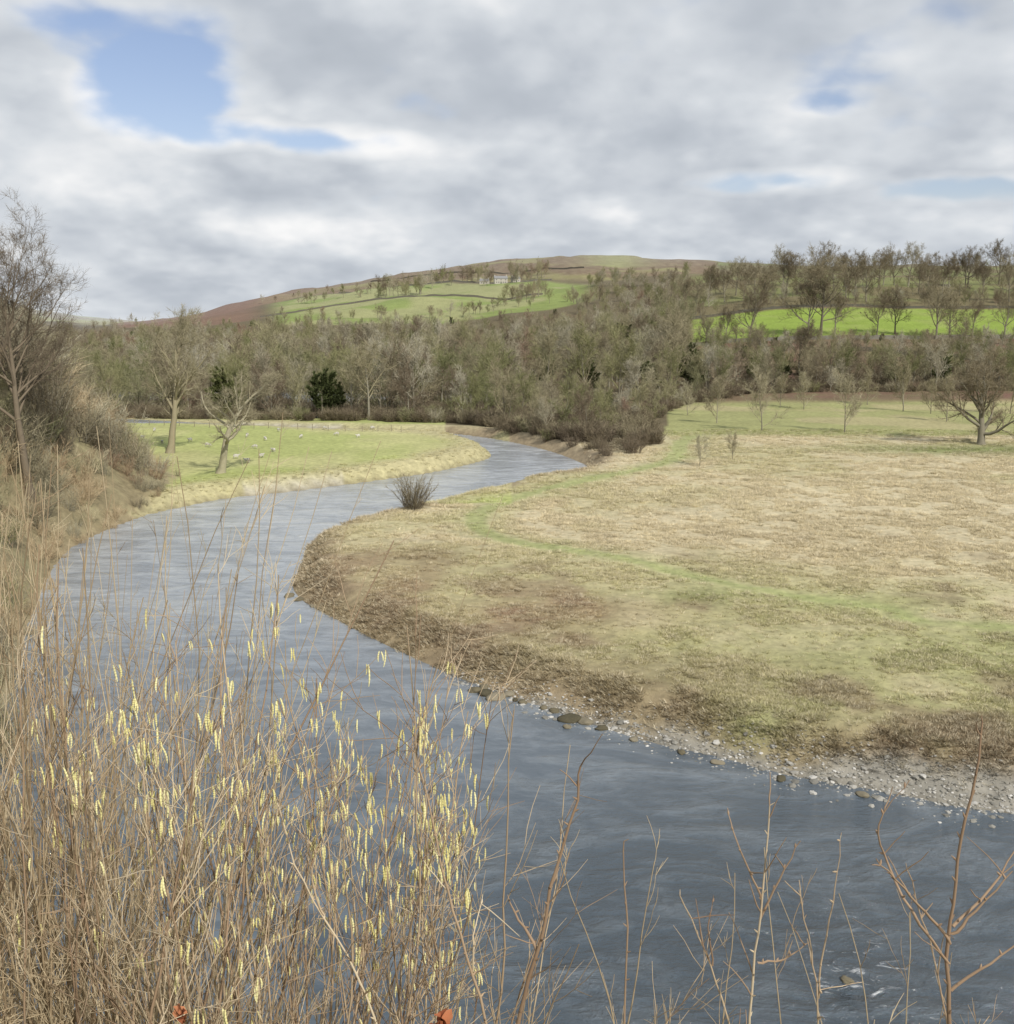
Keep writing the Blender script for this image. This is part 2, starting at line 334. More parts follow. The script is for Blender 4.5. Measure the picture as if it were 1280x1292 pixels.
def grow(h=12, r=.22, clear=.25, kids=(10,6,0), ratio=(.55,.5,.5), wig=(.06,.16,.2,.22), trop=(.05,.10,.06,.03), angs=(.9,.8,.75), sliv=(20,1.3,.05), maxl=2, lean=(0,0), tfrac=.9, tfall=.65):
    T, Cn = MB(), MB()
    nseg = (9, 6, 4, 3)
    def br(p, d, L, r, lv):
        pts = [p]; rads = [r]; ds = [d]; ns = nseg[lv]
        for i in range(ns):
            d = (d+rv()*wig[lv]+Vector((0,0,1))*trop[lv]).normalized(); p = p+d*(L/ns); pts.append(p); ds.append(d)
            rads.append(max(r*(1-.82*(i+1)/ns), .006))
        if lv == 0: rads[0] = r*1.5
        (T if lv <= (1 if maxl > 2 else 0) else Cn).tube(pts, rads, (7,5,3,3)[lv])
        if lv < maxl:
            nk = kids[lv]
            for k in range(nk):
                t = (clear if lv == 0 else .2)+(1-(clear if lv == 0 else .2))*((k+random.random())/nk)
                x = min(t*ns, ns-.001); i = int(x); q = pts[i].lerp(pts[i+1], x-i); dd = ds[i+1]
                pr = dd.cross(rv()).normalized(); an = angs[lv]*random.uniform(.6, 1.25)*(1.25-.65*t if lv == 0 else 1)
                cd = (dd*math.cos(an)+pr*math.sin(an)).normalized()
                Lc = L*ratio[lv]*random.uniform(.7, 1.15)*((1.15-tfall*t) if lv == 0 else (1.1-.5*t))
                br(q, cd, Lc, max(rads[i]*random.uniform(.45, .65), .012), lv+1)
        if lv >= 1:
            ns_ = sliv[0] if lv == maxl else max(2, sliv[0]//2)
            for k in range(ns_):
                x = random.uniform(.15, 1)*ns-.001; i = int(x); q = pts[i].lerp(pts[i+1], x-i)
                cd = (ds[i+1]*random.uniform(.4, 1.3)+rv()*.8+Vector((0,0,.15))).normalized()
                l = sliv[1]*random.uniform(.5, 1.2); Cn.sliver(q, cd, l, sliv[2])
                q2 = q+cd*l*random.uniform(.25, .5); Cn.sliver(q2, (cd+rv()*.7).normalized(), l*.6, sliv[2]*.8)
    br(Vector((0,0,-.4)), Vector((lean[0], lean[1], 1)).normalized(), h*tfrac, r, 0)
    return T, Cn
VAR = []
for i in range(9):
    random.seed(100+i)
    kw = dict(h=12, tfrac=.68, tfall=.35, clear=.25, ratio=(.66,.5,.5), angs=(.95,.75,.7), kids=(12,6,0), trop=(.05,.13,.08,.03))
    kw.update([dict(), dict(clear=.35, h=13), dict(clear=.18, kids=(13,6,0)), dict(h=13, clear=.42), dict(clear=.2, ratio=(.78,.5,.5), h=11), dict(h=10, clear=.1, kids=(14,6,0), ratio=(.7,.45,.5)),
          dict(clear=.3, ratio=(.5,.5,.5), tfrac=.8), dict(clear=.25, angs=(.75,.7,.7)), dict(clear=.15, ratio=(.7,.5,.5))][i])
    T, Cn = grow(sliv=(14, 1.5, .05), **kw)
    VAR.append((T.mesh('trunk', M_trunk), Cn.mesh('crown', M_crown)))
random.seed(300)
T, Cn = grow(h=9, clear=.15, kids=(14,7,0), ratio=(.65,.5,.5), sliv=(26, .6, .28), tfrac=.62, tfall=.3, angs=(1.0,.8,.7)); EVER = (T.mesh('trunk', M_trunk), Cn.mesh('crown', M_ever))
LINE = []
for i in range(5):
    random.seed(400+i)
    T, Cn = grow(h=13, r=.26, clear=.32, kids=(14,7,5), ratio=(.78,.5,.5), angs=(1.05,.8,.7), sliv=(6,1.0,.035), maxl=3, tfrac=.64, tfall=.4, trop=(.05,.10,.07,.03))
    LINE.append((T.mesh('trunk', M_trunk), Cn.mesh('crown', M_bush)))

def tree(pair, x, y, s, rz, name, label, cat='tree', group=None, sz=None, sink=0.1, names=('trunk', 'crown')):
    e = bpy.data.objects.new(name, None); e.empty_display_size = .5; e.location = (x, y, H1(x, y)-sink); e.scale = (s, s, s*(sz or 1)); e.rotation_euler = (0, 0, rz)
    link(e, None, label=label, category=cat)
    if group: e['group'] = group
    for nm, me in zip(names, pair):
        o = bpy.data.objects.new(nm, me); link(o, e)
    return e

# ---------------------------------------------------------------- scatter
def scatter(name, pts, rots, scls, idx, protos, tint=None, **kw):
    me = bpy.data.meshes.new(name+'_points'); n = len(pts); me.vertices.add(n); me.vertices.foreach_set('co', np.asarray(pts, float).ravel())
    a = me.attributes.new('rot', 'FLOAT_VECTOR', 'POINT'); a.data.foreach_set('vector', np.asarray(rots, float).ravel())
    a = me.attributes.new('scl', 'FLOAT', 'POINT'); a.data.foreach_set('value', np.asarray(scls, float))
    a = me.attributes.new('idx', 'INT', 'POINT'); a.data.foreach_set('value', np.asarray(idx, np.int32))
    if tint is not None:
        a = me.attributes.new('tint', 'FLOAT_COLOR', 'POINT'); a.data.foreach_set('color', np.concatenate([tint, np.ones((n, 1))], 1).ravel())
    me.update()
    c = bpy.data.collections.new(name+'_kinds')
    for i, ms in enumerate(protos):
        o = bpy.data.objects.new('%s_kind_%02d' % (name, i), ms); c.objects.link(o)
    ng = bpy.data.node_groups.new(name, 'GeometryNodeTree')
    ng.interface.new_socket('Geometry', in_out='INPUT', socket_type='NodeSocketGeometry'); ng.interface.new_socket('Geometry', in_out='OUTPUT', socket_type='NodeSocketGeometry')
    gi = ng.nodes.new('NodeGroupInput'); go = ng.nodes.new('NodeGroupOutput'); ip = ng.nodes.new('GeometryNodeInstanceOnPoints')
    ci = ng.nodes.new('GeometryNodeCollectionInfo'); ci.inputs['Collection'].default_value = c; ci.inputs['Separate Children'].default_value = True; ci.inputs['Reset Children'].default_value = True
    L = ng.links.new; L(gi.outputs[0], ip.inputs['Points']); L(ci.outputs[0], ip.inputs['Instance']); ip.inputs['Pick Instance'].default_value = True
    for an, ty, sk in (('rot', 'FLOAT_VECTOR', 'Rotation'), ('scl', 'FLOAT', 'Scale'), ('idx', 'INT', 'Instance Index')):
        q = ng.nodes.new('GeometryNodeInputNamedAttribute'); q.data_type = ty; q.inputs['Name'].default_value = an
        L([s for s in q.outputs if s.enabled and s.name == 'Attribute'][0], ip.inputs[sk])
    L(ip.outputs[0], go.inputs[0])
    o = new_obj(name, me, kind='stuff', **kw); md = o.modifiers.new('scatter', 'NODES'); md.node_group = ng
    return o
def joined(pair, name):
    v = []; f = []; mi = []
    for k, me in enumerate(pair):
        b0 = len(v); v += [tuple(q.co) for q in me.vertices]
        for p in me.polygons: f.append(tuple(b0+j for j in p.vertices)); mi.append(k)
    me = bpy.data.meshes.new(name); me.from_pydata(v, [], f)
    for q in pair: me.materials.append(q.materials[0])
    me.polygons.foreach_set('material_index', mi); me.update(); return me

# ---------------------------------------------------------------- woods
rng = np.random.default_rng(5)
n = 60000
d = np.sqrt(rng.uniform(105**2, 900**2, n)); u = rng.uniform(-260, 1420, n); x = d*(u-640)/1245; y = d
dmin_f = lambda u: np.interp(u, [-300, 100, 560, 600, 640, 700, 740, 790, 832, 850, 865, 950, 1300], [202, 190, 172, 166, 152, 138, 136, 156, 178, 197, 208, 228, 232])
dmin = dmin_f(u)
dmax = np.interp(u, [-300, 290, 335, 450, 560, 690, 740, 862, 864, 1400], [700, 640, 515, 495, 480, 500, 540, 560, 318, 318])
dr = polydist(RIV, x, y); de = -polydist(ESC, x, y)
ok = (d > dmin) & (d < dmax) & (dr > 1.5) & ((de < 0) | (y > 205))
x, y, u, d, dr = x[ok], y[ok], u[ok], d[ok], dr[ok]
cell = {}; keep = []
for i in range(len(x)):
    sp = 6.8 if d[i] < 330 else 8.5
    kk = (int(x[i]//sp), int(y[i]//sp), sp)
    if kk in cell: continue
    cell[kk] = 1; keep.append(i)
keep = np.array(keep); x, y, u, d = x[keep], y[keep], u[keep], d[keep]
zz = heights(x, y)
clump = fbm(x/22, y/22, 3, 55)
scl = (.35+1.25*clump)*rng.uniform(.7, 1.25, len(x))
scl *= np.where((u > 640) & (u < 870) & (d < 215), .62, 1)
vt = np.interp(u, [-300, 0, 60, 130, 200, 280, 330, 400, 500, 600, 690, 750, 810, 864, 866, 1400], [425, 420, 416, 412, 409, 406, 403, 399, 396, 395, 391, 381, 368, 356, 414, 414])
vt = vt+np.where(u > 866, rng.uniform(-6, 26, len(x)), rng.uniform(-6, 24, len(x)))
lim = (zrow(vt, d)-zz)/14.0
keep = lim > .27; scl = np.minimum(scl, lim)
x, y, u, d, zz, scl = x[keep], y[keep], u[keep], d[keep], zz[keep], scl[keep]
o_ = np.argsort(d+rng.uniform(0, 6, len(d))); x, y, u, d, zz, scl = x[o_], y[o_], u[o_], d[o_], zz[o_], scl[o_]
NI = 200
for i in range(NI):
    ev = random.random() < .04
    pr = EVER if ev else VAR[rng.integers(0, 9)]
    e = bpy.data.objects.new('ivy_clad_tree' if ev else 'bare_tree', None); e.location = (x[i], y[i], zz[i]-.1); s = scl[i]; e.scale = (s, s, s*rng.uniform(.9, 1.12)); e.rotation_euler = (0, 0, rng.uniform(0, 6.28))
    link(e, None, label='dark ivy covered tree at the edge of the wood' if ev else 'leafless grey brown tree at the wood edge', category='tree', group='trees along the front of the wood')
    for nm, me in zip(('trunk', 'crown'), pr): link(bpy.data.objects.new(nm, me), e)
protos = [joined(p, 'wood_tree') for p in VAR+[EVER]]
idx = rng.integers(0, 9, len(x)); idx[rng.random(len(x)) < .05] = 9
idx[(np.hypot((u-890)/26, (d-262)/22) < 1)] = 9
ex = []
def row(u0, u1, d0, d1, n, s0=.7, s1=1.0):
    for k in range(n):
        uu = random.uniform(u0, u1); dd = random.uniform(d0, d1); ex.append((dd*(uu-640)/1245, dd, random.uniform(s0, s1)))
random.seed(5)
row(478, 534, 740, 800, 16, 1.0, 1.5); row(545, 690, 815, 880, 34, .9, 1.4); row(630, 690, 600, 680, 20, .6, 1.0); row(740, 870, 600, 700, 40, .6, 1.0); row(330, 480, 880, 960, 14, .4, .7); row(370, 480, 800, 830, 12, .5, .9)
row(560, 720, 540, 600, 18, .4, .75); row(340, 560, 510, 560, 30, .35, .65); row(870, 1300, 550, 600, 26, .7, 1.1); row(870, 1300, 413, 440, 50, .4, .7); row(870, 1300, 440, 520, 50, .4, .8); row(600, 625, 785, 790, 3, .6, .8); row(640, 665, 785, 790, 4, .6, .8)
row(-300, 200, 720, 900, 50, .6, .9); row(720, 870, 470, 560, 50, .5, .8); row(870, 1000, 318, 330, 8, .4, .6); row(870, 1300, 296, 318, 50, .3, .5)
ex = np.array(ex); ez = heights(ex[:, 0], ex[:, 1])
PX = np.concatenate([x[NI:], ex[:, 0]]); PY = np.concatenate([y[NI:], ex[:, 1]]); PZ = np.concatenate([zz[NI:], ez])-.2
SC = np.concatenate([scl[NI:], ex[:, 2]]); ID = np.concatenate([idx[NI:], rng.integers(0, 9, len(ex))])
nn = len(PX); rots = np.zeros((nn, 3)); rots[:, 2] = rng.uniform(0, 6.28, nn); rots[:, :2] = rng.normal(0, .05, (nn, 2))
scatter('woodland', np.stack([PX, PY, PZ], 1), rots, SC, ID, protos, label='leafless winter wood covering the hillside', category='woodland')

# ---------------------------------------------------------------- distinct trees
def at(u, v, z=1.3): return P(u, v, z)
random.seed(11)
T, Cn = grow(h=21, r=.34, clear=.40, kids=(22,9,7), ratio=(.62,.48,.45), angs=(1.0,.75,.65), trop=(.03,.07,.04,.02), wig=(.06,.14,.18,.2), sliv=(8,.9,.017), maxl=3, tfrac=.75, tfall=.45)
xx, yy = 75*(22-640)/1245, 75
tree((T.mesh('trunk', M_dark), Cn.mesh('crown', M_dark)), xx, yy, 1.0, 0, 'bare_tree', 'tall dark leafless tree with broad spreading crown on the bank')
random.seed(13)
T, Cn = grow(h=20, r=.5, clear=.2, kids=(18,8,6), ratio=(.46,.5,.45), angs=(.8,.8,.7), wig=(.10,.2,.22,.25), sliv=(8,.9,.026), maxl=3, lean=(.2,.0), tfall=.3, tfrac=.76)
xx, yy = at(214, 573); tree((T.mesh('trunk', M_pale), Cn.mesh('crown', M_pale)), xx, yy, .95, 0, 'bare_tree', 'tall mossy leafless tree leaning over the green pasture')
random.seed(19)
T, Cn = grow(h=12, r=.5, clear=.35, kids=(12,7,6), ratio=(.58,.5,.45), angs=(1.1,.8,.7), wig=(.18,.28,.28,.25), sliv=(7,.7,.024), maxl=3, lean=(.35,.0))
xx, yy = at(278, 597); tree((T.mesh('trunk', M_pale), Cn.mesh('crown', M_pale)), xx, yy, .95, 0, 'bare_tree', 'crooked pale barked tree on the river bank')
random.seed(27)
T, Cn = grow(h=13, r=.55, clear=.15, kids=(16,8,6), ratio=(.75,.5,.45), angs=(1.15,.8,.75), wig=(.05,.25,.25,.25), sliv=(8,.8,.032), maxl=3, tfrac=.66, tfall=.45)
xx, yy = at(1238, 562); tree((T.mesh('trunk', M_trunk), Cn.mesh('crown', M_bush)), xx, yy, 1.0, 0, 'oak_tree', 'broad spreading leafless oak at the meadow edge')
SM = []
for i in range(3):
    random.seed(500+i); T, Cn = grow(h=7, r=.08, clear=.15, kids=(16,6,0), ratio=(.55,.45,.5), angs=(.85,.7,.6), sliv=(16,.7,.026), tfrac=.78, tfall=.5); SM.append((T.mesh('trunk', M_trunk), Cn.mesh('crown', M_pale)))
random.seed(6)
for (uu, vv, s) in [(905,532,1.2),(962,543,1.35),(820,512,1.25),(1140,517,1.4),(1066,545,1.35),(883,586,.55),(925,578,.5),(1015,514,1.1),(1175,520,1.0),(1095,510,1.1),(985,512,1.0),(868,520,.9),(1195,530,1.2),(1275,520,1.3)]:
    xx, yy = at(uu, vv, 1.5); tree(random.choice(SM), xx, yy, s, random.uniform(0, 6), 'young_tree', 'small leafless young tree standing in rough pasture', group='young trees in the pasture')
for (uu, dd, s) in [(1035,322,2.1),(1018,324,1.6),(945,321,1.5),(1180,318,1.6),(1196,322,1.2),(1105,328,1.1),(1128,330,1.2),(1266,322,1.2),(915,325,.9),(1052,328,1.2),(1225,318,1.0),(890,320,.9),(740,300,1.1),(770,250,1.2),(960,268,1.1),(1010,262,1.2),(1215,262,1.2)]:
    xx = dd*(uu-640)/1245; tree(random.choice(LINE), xx, dd, s, random.uniform(0, 6), 'bare_tree', 'leafless tree beside the bright green hill field', group='trees around the hill field')
for k in range(38):
    uu = 862+k*11.5+random.uniform(-8, 8); dd = random.uniform(430, 530); xx = dd*(uu-640)/1245
    tree(random.choice(LINE), xx, dd, random.uniform(1.1, 1.85), random.uniform(0, 6), 'bare_tree', 'round crowned leafless tree on the ridge above the field', group='trees on the ridge')

def bush_mesh(n, h, spread, sl, w, subs=5):
    T, Cn = MB(), MB()
    for i in range(n):
        a = random.uniform(0, 6.28); rr_ = random.uniform(0, spread*.35); p = Vector((math.cos(a)*rr_, math.sin(a)*rr_, -.2))
        dd = Vector((math.cos(a)*random.uniform(.1, .7), math.sin(a)*random.uniform(.1, .7), 1)).normalized(); L = h*random.uniform(.6, 1.05); pts = [p]; ds = []
        for k in range(4):
            dd = (dd+rv()*.2).normalized(); p = p+dd*L/4; pts.append(p); ds.append(dd)
        T.tube(pts, [.025*h/3*(1-.2*k) for k in range(5)], 3)
        for k in range(subs*4):
            x_ = random.uniform(.3, 3.99); j = int(x_); q = pts[j].lerp(pts[j+1], x_-j); Cn.sliver(q, (ds[j]+rv()*.9).normalized(), sl*random.uniform(.5, 1.2), w)
    return T, Cn
random.seed(31); T, Cn = bush_mesh(70, 3.6, 1.6, .7, .025, 9)
xx, yy = P(521, 653, .6); tree((T.mesh('stems', M_dark), Cn.mesh('twigs', M_bush)), xx, yy, .95, 0, 'willow_bush', 'round leafless bush on the grassy river bank', cat='bush', names=('stems', 'twigs'))
BS = []
for i in range(4):
    random.seed(40+i); T, Cn = bush_mesh(30, 3.0, 3.2, 1.0, .05, 6); mt = (M_dark, M_bush, M_bush, M_crown)[i]; BS.append((T.mesh('stems', M_dark), Cn.mesh('twigs', mt)))
random.seed(44)
for k in range(42):
    uu = random.uniform(700, 838); vv = 574+random.uniform(-20, 10)-abs(uu-760)*.18
    xx, yy = P(uu, vv, .8)
    if polydist(RIV, np.array([xx]), np.array([yy]))[0] < 1: continue
    tree(BS[random.choice((0,0,1,2))], xx, yy, random.uniform(.4, 1.05), random.uniform(0, 6), 'riverside_bush', 'tangled leafless brown bush at the water edge', cat='bush', group='bushes at the river bend', names=('stems', 'twigs'))

# ---- undergrowth
rng = np.random.default_rng(9)
BR = []
for i in range(3):
    random.seed(60+i); T, Cn = bush_mesh(24, 2.4, 2.0, .9, .026, 5); BR.append(joined((T.mesh('s', M_straw), Cn.mesh('t', M_straw)), 'scrub'))
for i in range(2):
    random.seed(66+i); T, Cn = bush_mesh(24, 2.6, 2.0, .9, .028, 5); BR.append(joined((T.mesh('s', M_red), Cn.mesh('t', M_red)), 'scrub'))
for i in range(3):
    random.seed(69+i); T, Cn = bush_mesh(24, 3.6, 2.4, 1.1, .03, 6); BR.append(joined((T.mesh('s', M_trunk), Cn.mesh('t', (M_pale, M_bush, M_crown)[i])), 'scrub'))
xs = rng.uniform(-130, 40, 26000); ys = rng.uniform(4, 215, 26000)
de = -polydist(ESC, xs, ys); ok = (de > .3) & (de < 32) & (np.hypot(xs, ys) > 9) & (ucol(xs, ys) > -220) & (np.abs(ucol(xs, ys)) < 1700)
ok &= rng.random(len(xs)) < np.where(ys < 70, .5, .36)
xs, ys, de = xs[ok], ys[ok], de[ok]
hz = heights(xs, ys); near_cap = np.where(np.hypot(xs, ys) < 20, .5, 1)
ss = rng.uniform(.5, 1.25, len(xs))*near_cap*np.clip(.4+de/9, .4, 1.4)
rr3 = np.zeros((len(xs), 3)); rr3[:, 2] = rng.uniform(0, 6.28, len(xs)); rr3[:, :2] = rng.normal(0, .12, (len(xs), 2))
nz = fbm(xs/9, ys/9, 3, 15)+rng.normal(0, .06, len(xs)); ix = np.where(nz < .50, rng.integers(0, 3, len(xs)), np.where(nz < .76, rng.integers(5, 8, len(xs)), rng.integers(3, 5, len(xs))))
scatter('bank_undergrowth', np.stack([xs, ys, hz-.05], 1), rr3, ss, ix, BR, label='tangled brown winter scrub on the steep bank', category='undergrowth')
n = 26000; uu_ = rng.uniform(0, 1300, n); dd_ = dmin_f(uu_)-3+rng.random(n)**1.5*48; xs = dd_*(uu_-640)/1245; dr = polydist(RIV, xs, dd_); de = -polydist(ESC, xs, dd_)
ok = (dr > 1) & (de < 0) & (rng.random(n) < .08); xs, ys, uu_ = xs[ok], dd_[ok], uu_[ok]
rr3 = np.zeros((len(xs), 3)); rr3[:, 2] = rng.uniform(0, 6.28, len(xs))
UB = [joined(p, 'thicket') for p in BS]
scatter('wood_understorey', np.stack([xs, ys, heights(xs, ys)-.05], 1), rr3, rng.uniform(.25, 1.0, len(xs)), rng.integers(0, 4, len(xs)), UB, label='brown leafless thicket along the foot of the wood', category='undergrowth')
random.seed(8)
for (xx, yy, s) in [(-48,98,.5),(-55,112,.62),(-62,128,.7),(-58,104,.6),(-70,140,.8),(-46,84,.5),(-52,88,.7),(-42,70,.5),(-66,120,.7),(-80,160,.9),(-75,150,.8),(-88,172,.9),(-92,185,1.0),(-56,92,.8),(-50,78,.6),(-62,100,.8),(-35,66,.4),(-34,60,.38),(-41,78,.5),(-33,56,.38),(-44,80,.5)]:
    tree(random.choice(VAR), xx, yy, s, random.uniform(0, 6), 'bare_tree', 'slender leafless tree on the scrubby bank', group='trees on the steep bank')

# ---------------------------------------------------------------- meadow grass
def tuft(nb, h, sp, w):
    M = MB()
    for i in range(nb):
        a = random.uniform(0, 6.28); p = Vector((math.cos(a), math.sin(a), 0))*random.uniform(0, sp*.5)+Vector((0,0,-.03))
        dd = Vector((math.cos(a)*random.uniform(.3, 2.0), math.sin(a)*random.uniform(.3, 2.0), 1)).normalized(); M.sliver(p, dd, h*random.uniform(.5, 1.2), w)
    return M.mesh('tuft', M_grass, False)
random.seed(70); TF = [tuft(20, .27, .3, .032), tuft(16, .2, .35, .032), tuft(22, .33, .3, .028), tuft(18, .25, .5, .036)]
rng = np.random.default_rng(12); n = 420000
yy_ = 24+rng.random(n)**1.6*125; xx_ = yy_*(rng.uniform(330, 1330, n)-640)/1245
dr = polydist(RIV, xx_, yy_); dp = polydist(PATH, xx_, yy_, False)
cl = fbm(xx_/2.2, yy_/2.2, 3, 91)
rightside = (dr > .3) & ((yy_ < 112) | (xx_ > 10)) & ~((xx_ < P(622, 575)[0]+4) & (yy_ > 96))
gw = gravw(xx_)*(yy_ < 50)*(xx_ > GX-1.5)
ok = rightside & (rng.random(n) < np.clip((cl-.39)*4.5, .05, 1)) & (dr > gw+rng.normal(0, .4, n)) & ((dp > 1.1) | (rng.random(n) < .08))
xx_, yy_, dr = xx_[ok], yy_[ok], dr[ok]; n = min(len(xx_), 105000); xx_, yy_, dr = xx_[:n], yy_[:n], dr[:n]
hz = heights(xx_, yy_); tc_ = colours(xx_, yy_)
tc_ = tc_*rng.uniform(.8, 1.35, (n, 1)); pale = rng.random(n) < .38; tc_[pale] = tc_[pale]*.45+np.array([.65,.58,.43])*.55
sc_ = rng.uniform(.4, 1.1, n)*np.where(dr < 3.0, 1.25, 1)*np.clip(yy_/70, .75, 1.2)
r3 = np.zeros((n, 3)); r3[:, 2] = rng.uniform(0, 6.28, n)
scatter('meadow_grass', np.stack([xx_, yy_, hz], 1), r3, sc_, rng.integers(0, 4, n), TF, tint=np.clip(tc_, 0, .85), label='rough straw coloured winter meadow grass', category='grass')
rng = np.random.default_rng(13); n = 20000
xx_ = rng.uniform(-60, 0, n); yy_ = rng.uniform(84, 172, n); dr = polydist(RIV, xx_, yy_); de = -polydist(ESC, xx_, yy_)
ok = (dr > .4) & (dr < 7) & (de < 1) & (yy_ < 152) & (rng.random(n) < np.clip(1.1-dr/7, .1, 1)); xx_, yy_ = xx_[ok], yy_[ok]; n = len(xx_)
r3 = np.zeros((n, 3)); r3[:, 2] = rng.uniform(0, 6.28, n)
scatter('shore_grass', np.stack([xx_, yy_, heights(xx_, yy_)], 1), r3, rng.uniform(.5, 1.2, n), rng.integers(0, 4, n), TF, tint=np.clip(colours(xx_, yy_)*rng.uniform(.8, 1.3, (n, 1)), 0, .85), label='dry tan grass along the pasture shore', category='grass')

# ---------------------------------------------------------------- stones
import bmesh
def stone(seed, flat=.6, sub=2):
    random.seed(seed); bm = bmesh.new(); bmesh.ops.create_icosphere(bm, subdivisions=sub, radius=1)
    sx, sy = random.uniform(.8, 1.4), random.uniform(.7, 1.1); ox = random.uniform(0, 50)
    for v in bm.verts:
        k = 1+.9*(float(fbm(np.array([v.co.x*1.3+ox]), np.array([v.co.y*1.3+v.co.z*1.7]), 3, seed)[0])-.5)
        v.co = Vector((v.co.x*sx*k, v.co.y*sy*k, v.co.z*flat*k))
    me = bpy.data.meshes.new('stone'); bm.to_mesh(me); bm.free(); me.materials.append(M_stone); return me
ST = [stone(s, .55, 1) for s in range(5)]
rng = np.random.default_rng(14); n = 200000
xx_ = rng.uniform(-4, 40, n); yy_ = rng.uniform(26, 50, n); dr = polydist(RIV, xx_, yy_); gw = gravw(xx_)
ok = (xx_ > GX-1) & (dr > -1.2) & (dr < gw+.8) & (rng.random(n) < np.exp(-((dr-gw*.3)/(.3+gw*.5))**2)*.42); xx_, yy_ = xx_[ok], yy_[ok]; n = len(xx_)
sz = rng.uniform(.025, .075, n)*(1+1.3*(rng.random(n) < .05)); r3 = rng.uniform(-.3, .3, (n, 3)); r3[:, 2] = rng.uniform(0, 6.28, n)
hz = heights(xx_, yy_)
scatter('river_cobbles', np.stack([xx_, yy_, np.maximum(hz, -.04)+sz*.2], 1), r3, sz, rng.integers(0, 5, n), ST, label='grey and white cobbles along the shingle bank', category='cobbles')
BO = [stone(20+s, .5, 3) for s in range(4)]
for b_ in BO: b_.materials.clear(); b_.materials.append(M_boulder); b_.polygons.foreach_set('use_smooth', [True]*len(b_.polygons))
random.seed(3)
for (uu, vv, s) in [(600,872,.34),(614,876,.42),(628,880,.36),(642,877,.28),(660,887,.2),(700,898,.26),(722,908,.38),(740,912,.28),(716,918,.2),(686,894,.2),(365,752,.3),(378,757,.26),(395,765,.18),(860,950,.15),(905,963,.18),(985,983,.18),(1090,1004,.18),(1068,1238,.12),(650,884,.16),(760,920,.2),(800,934,.18),(610,868,.22),(636,871,.2)]:
    xx, yy = P(uu, vv, 0); o = new_obj('boulder', random.choice(BO), (xx, yy, .03), label='dark wet mossy rock at the water edge', category='rock', group='rocks at the river edge')
    o.scale = (s, s, s); o.rotation_euler = (0, 0, random.uniform(0, 6))

# ---------------------------------------------------------------- drystone walls
def wall(uds, h=1.3, label='grey drystone wall across the hillside', w=.6):
    pts = []
    for (a, b_) in zip(uds[:-1], uds[1:]):
        for k in range(24):
            t = k/24; uu = a[0]*(1-t)+b_[0]*t; dd = a[1]*(1-t)+b_[1]*t; pts.append((dd*(uu-640)/1245, dd))
    pts = np.array(pts); zz = heights(pts[:, 0], pts[:, 1]); v = []; f = []
    ox, oy = pts[0]; oz = zz[0]
    for i, (p, z) in enumerate(zip(pts, zz)):
        q = pts[min(i+1, len(pts)-1)]-pts[max(i-1, 0)]; q = q/np.linalg.norm(q); nx, ny = -q[1]*w/2, q[0]*w/2; hh = h+random.uniform(-.12, .12)
        for (s, k) in ((1, -.3), (.7, hh), (-.7, hh), (-1, -.3)): v.append((p[0]+nx*s-ox, p[1]+ny*s-oy, z+k-oz))
    for i in range(len(pts)-1):
        for j in range(3): f.append((i*4+j, i*4+j+1, i*4+4+j+1, i*4+4+j))
    f += [(0,1,2,3), ((len(pts)-1)*4+3, (len(pts)-1)*4+2, (len(pts)-1)*4+1, (len(pts)-1)*4)]
    new_obj('drystone_wall', mesh_np('drystone_wall', v, f, M_wall), (ox, oy, oz), label=label, category='wall')
random.seed(2)
wall([(868,321),(1000,320),(1130,319),(1300,319)], 1.2, 'long dark drystone wall below the bright green field')
wall([(870,413),(1000,414),(1300,413)], 1.0)
wall([(1060,300),(1150,292),(1240,282),(1300,276)], 1.2, 'drystone wall dropping down the wooded slope')
wall([(330,690),(450,700),(560,690),(690,670)], 1.2); wall([(430,905),(520,870),(600,830),(700,805)], 1.2)
wall([(470,1060),(540,1010),(640,960),(740,900)], 1.4, 'thin drystone wall over the brown moor')

# ---------------------------------------------------------------- farmhouse
def box(x0, x1, y0, y1, z0, z1):
    v = [(x0,y0,z0),(x1,y0,z0),(x1,y1,z0),(x0,y1,z0),(x0,y0,z1),(x1,y0,z1),(x1,y1,z1),(x0,y1,z1)]
    return v, [(0,3,2,1),(4,5,6,7),(0,1,5,4),(1,2,6,5),(2,3,7,6),(3,0,4,7)]
def simple(name, rgb, rough=.8):
    m, nt, b = newmat(name, rough); tc = N(nt, 'ShaderNodeTexCoord'); nz = noise(nt, tc.outputs['Object'], 2, 5)
    nt.links.new(mixrgb(nt, tuple(c*.75 for c in rgb), tuple(min(1, c*1.2) for c in rgb), nz), b.inputs['Base Color']); return m
M_house = simple('farm_stone', (.46,.43,.38)); M_roof = simple('slate', (.24,.24,.24)); M_glass = simple('window_glass', (.10,.10,.11), .2); M_door = simple('door_paint', (.10,.12,.09))
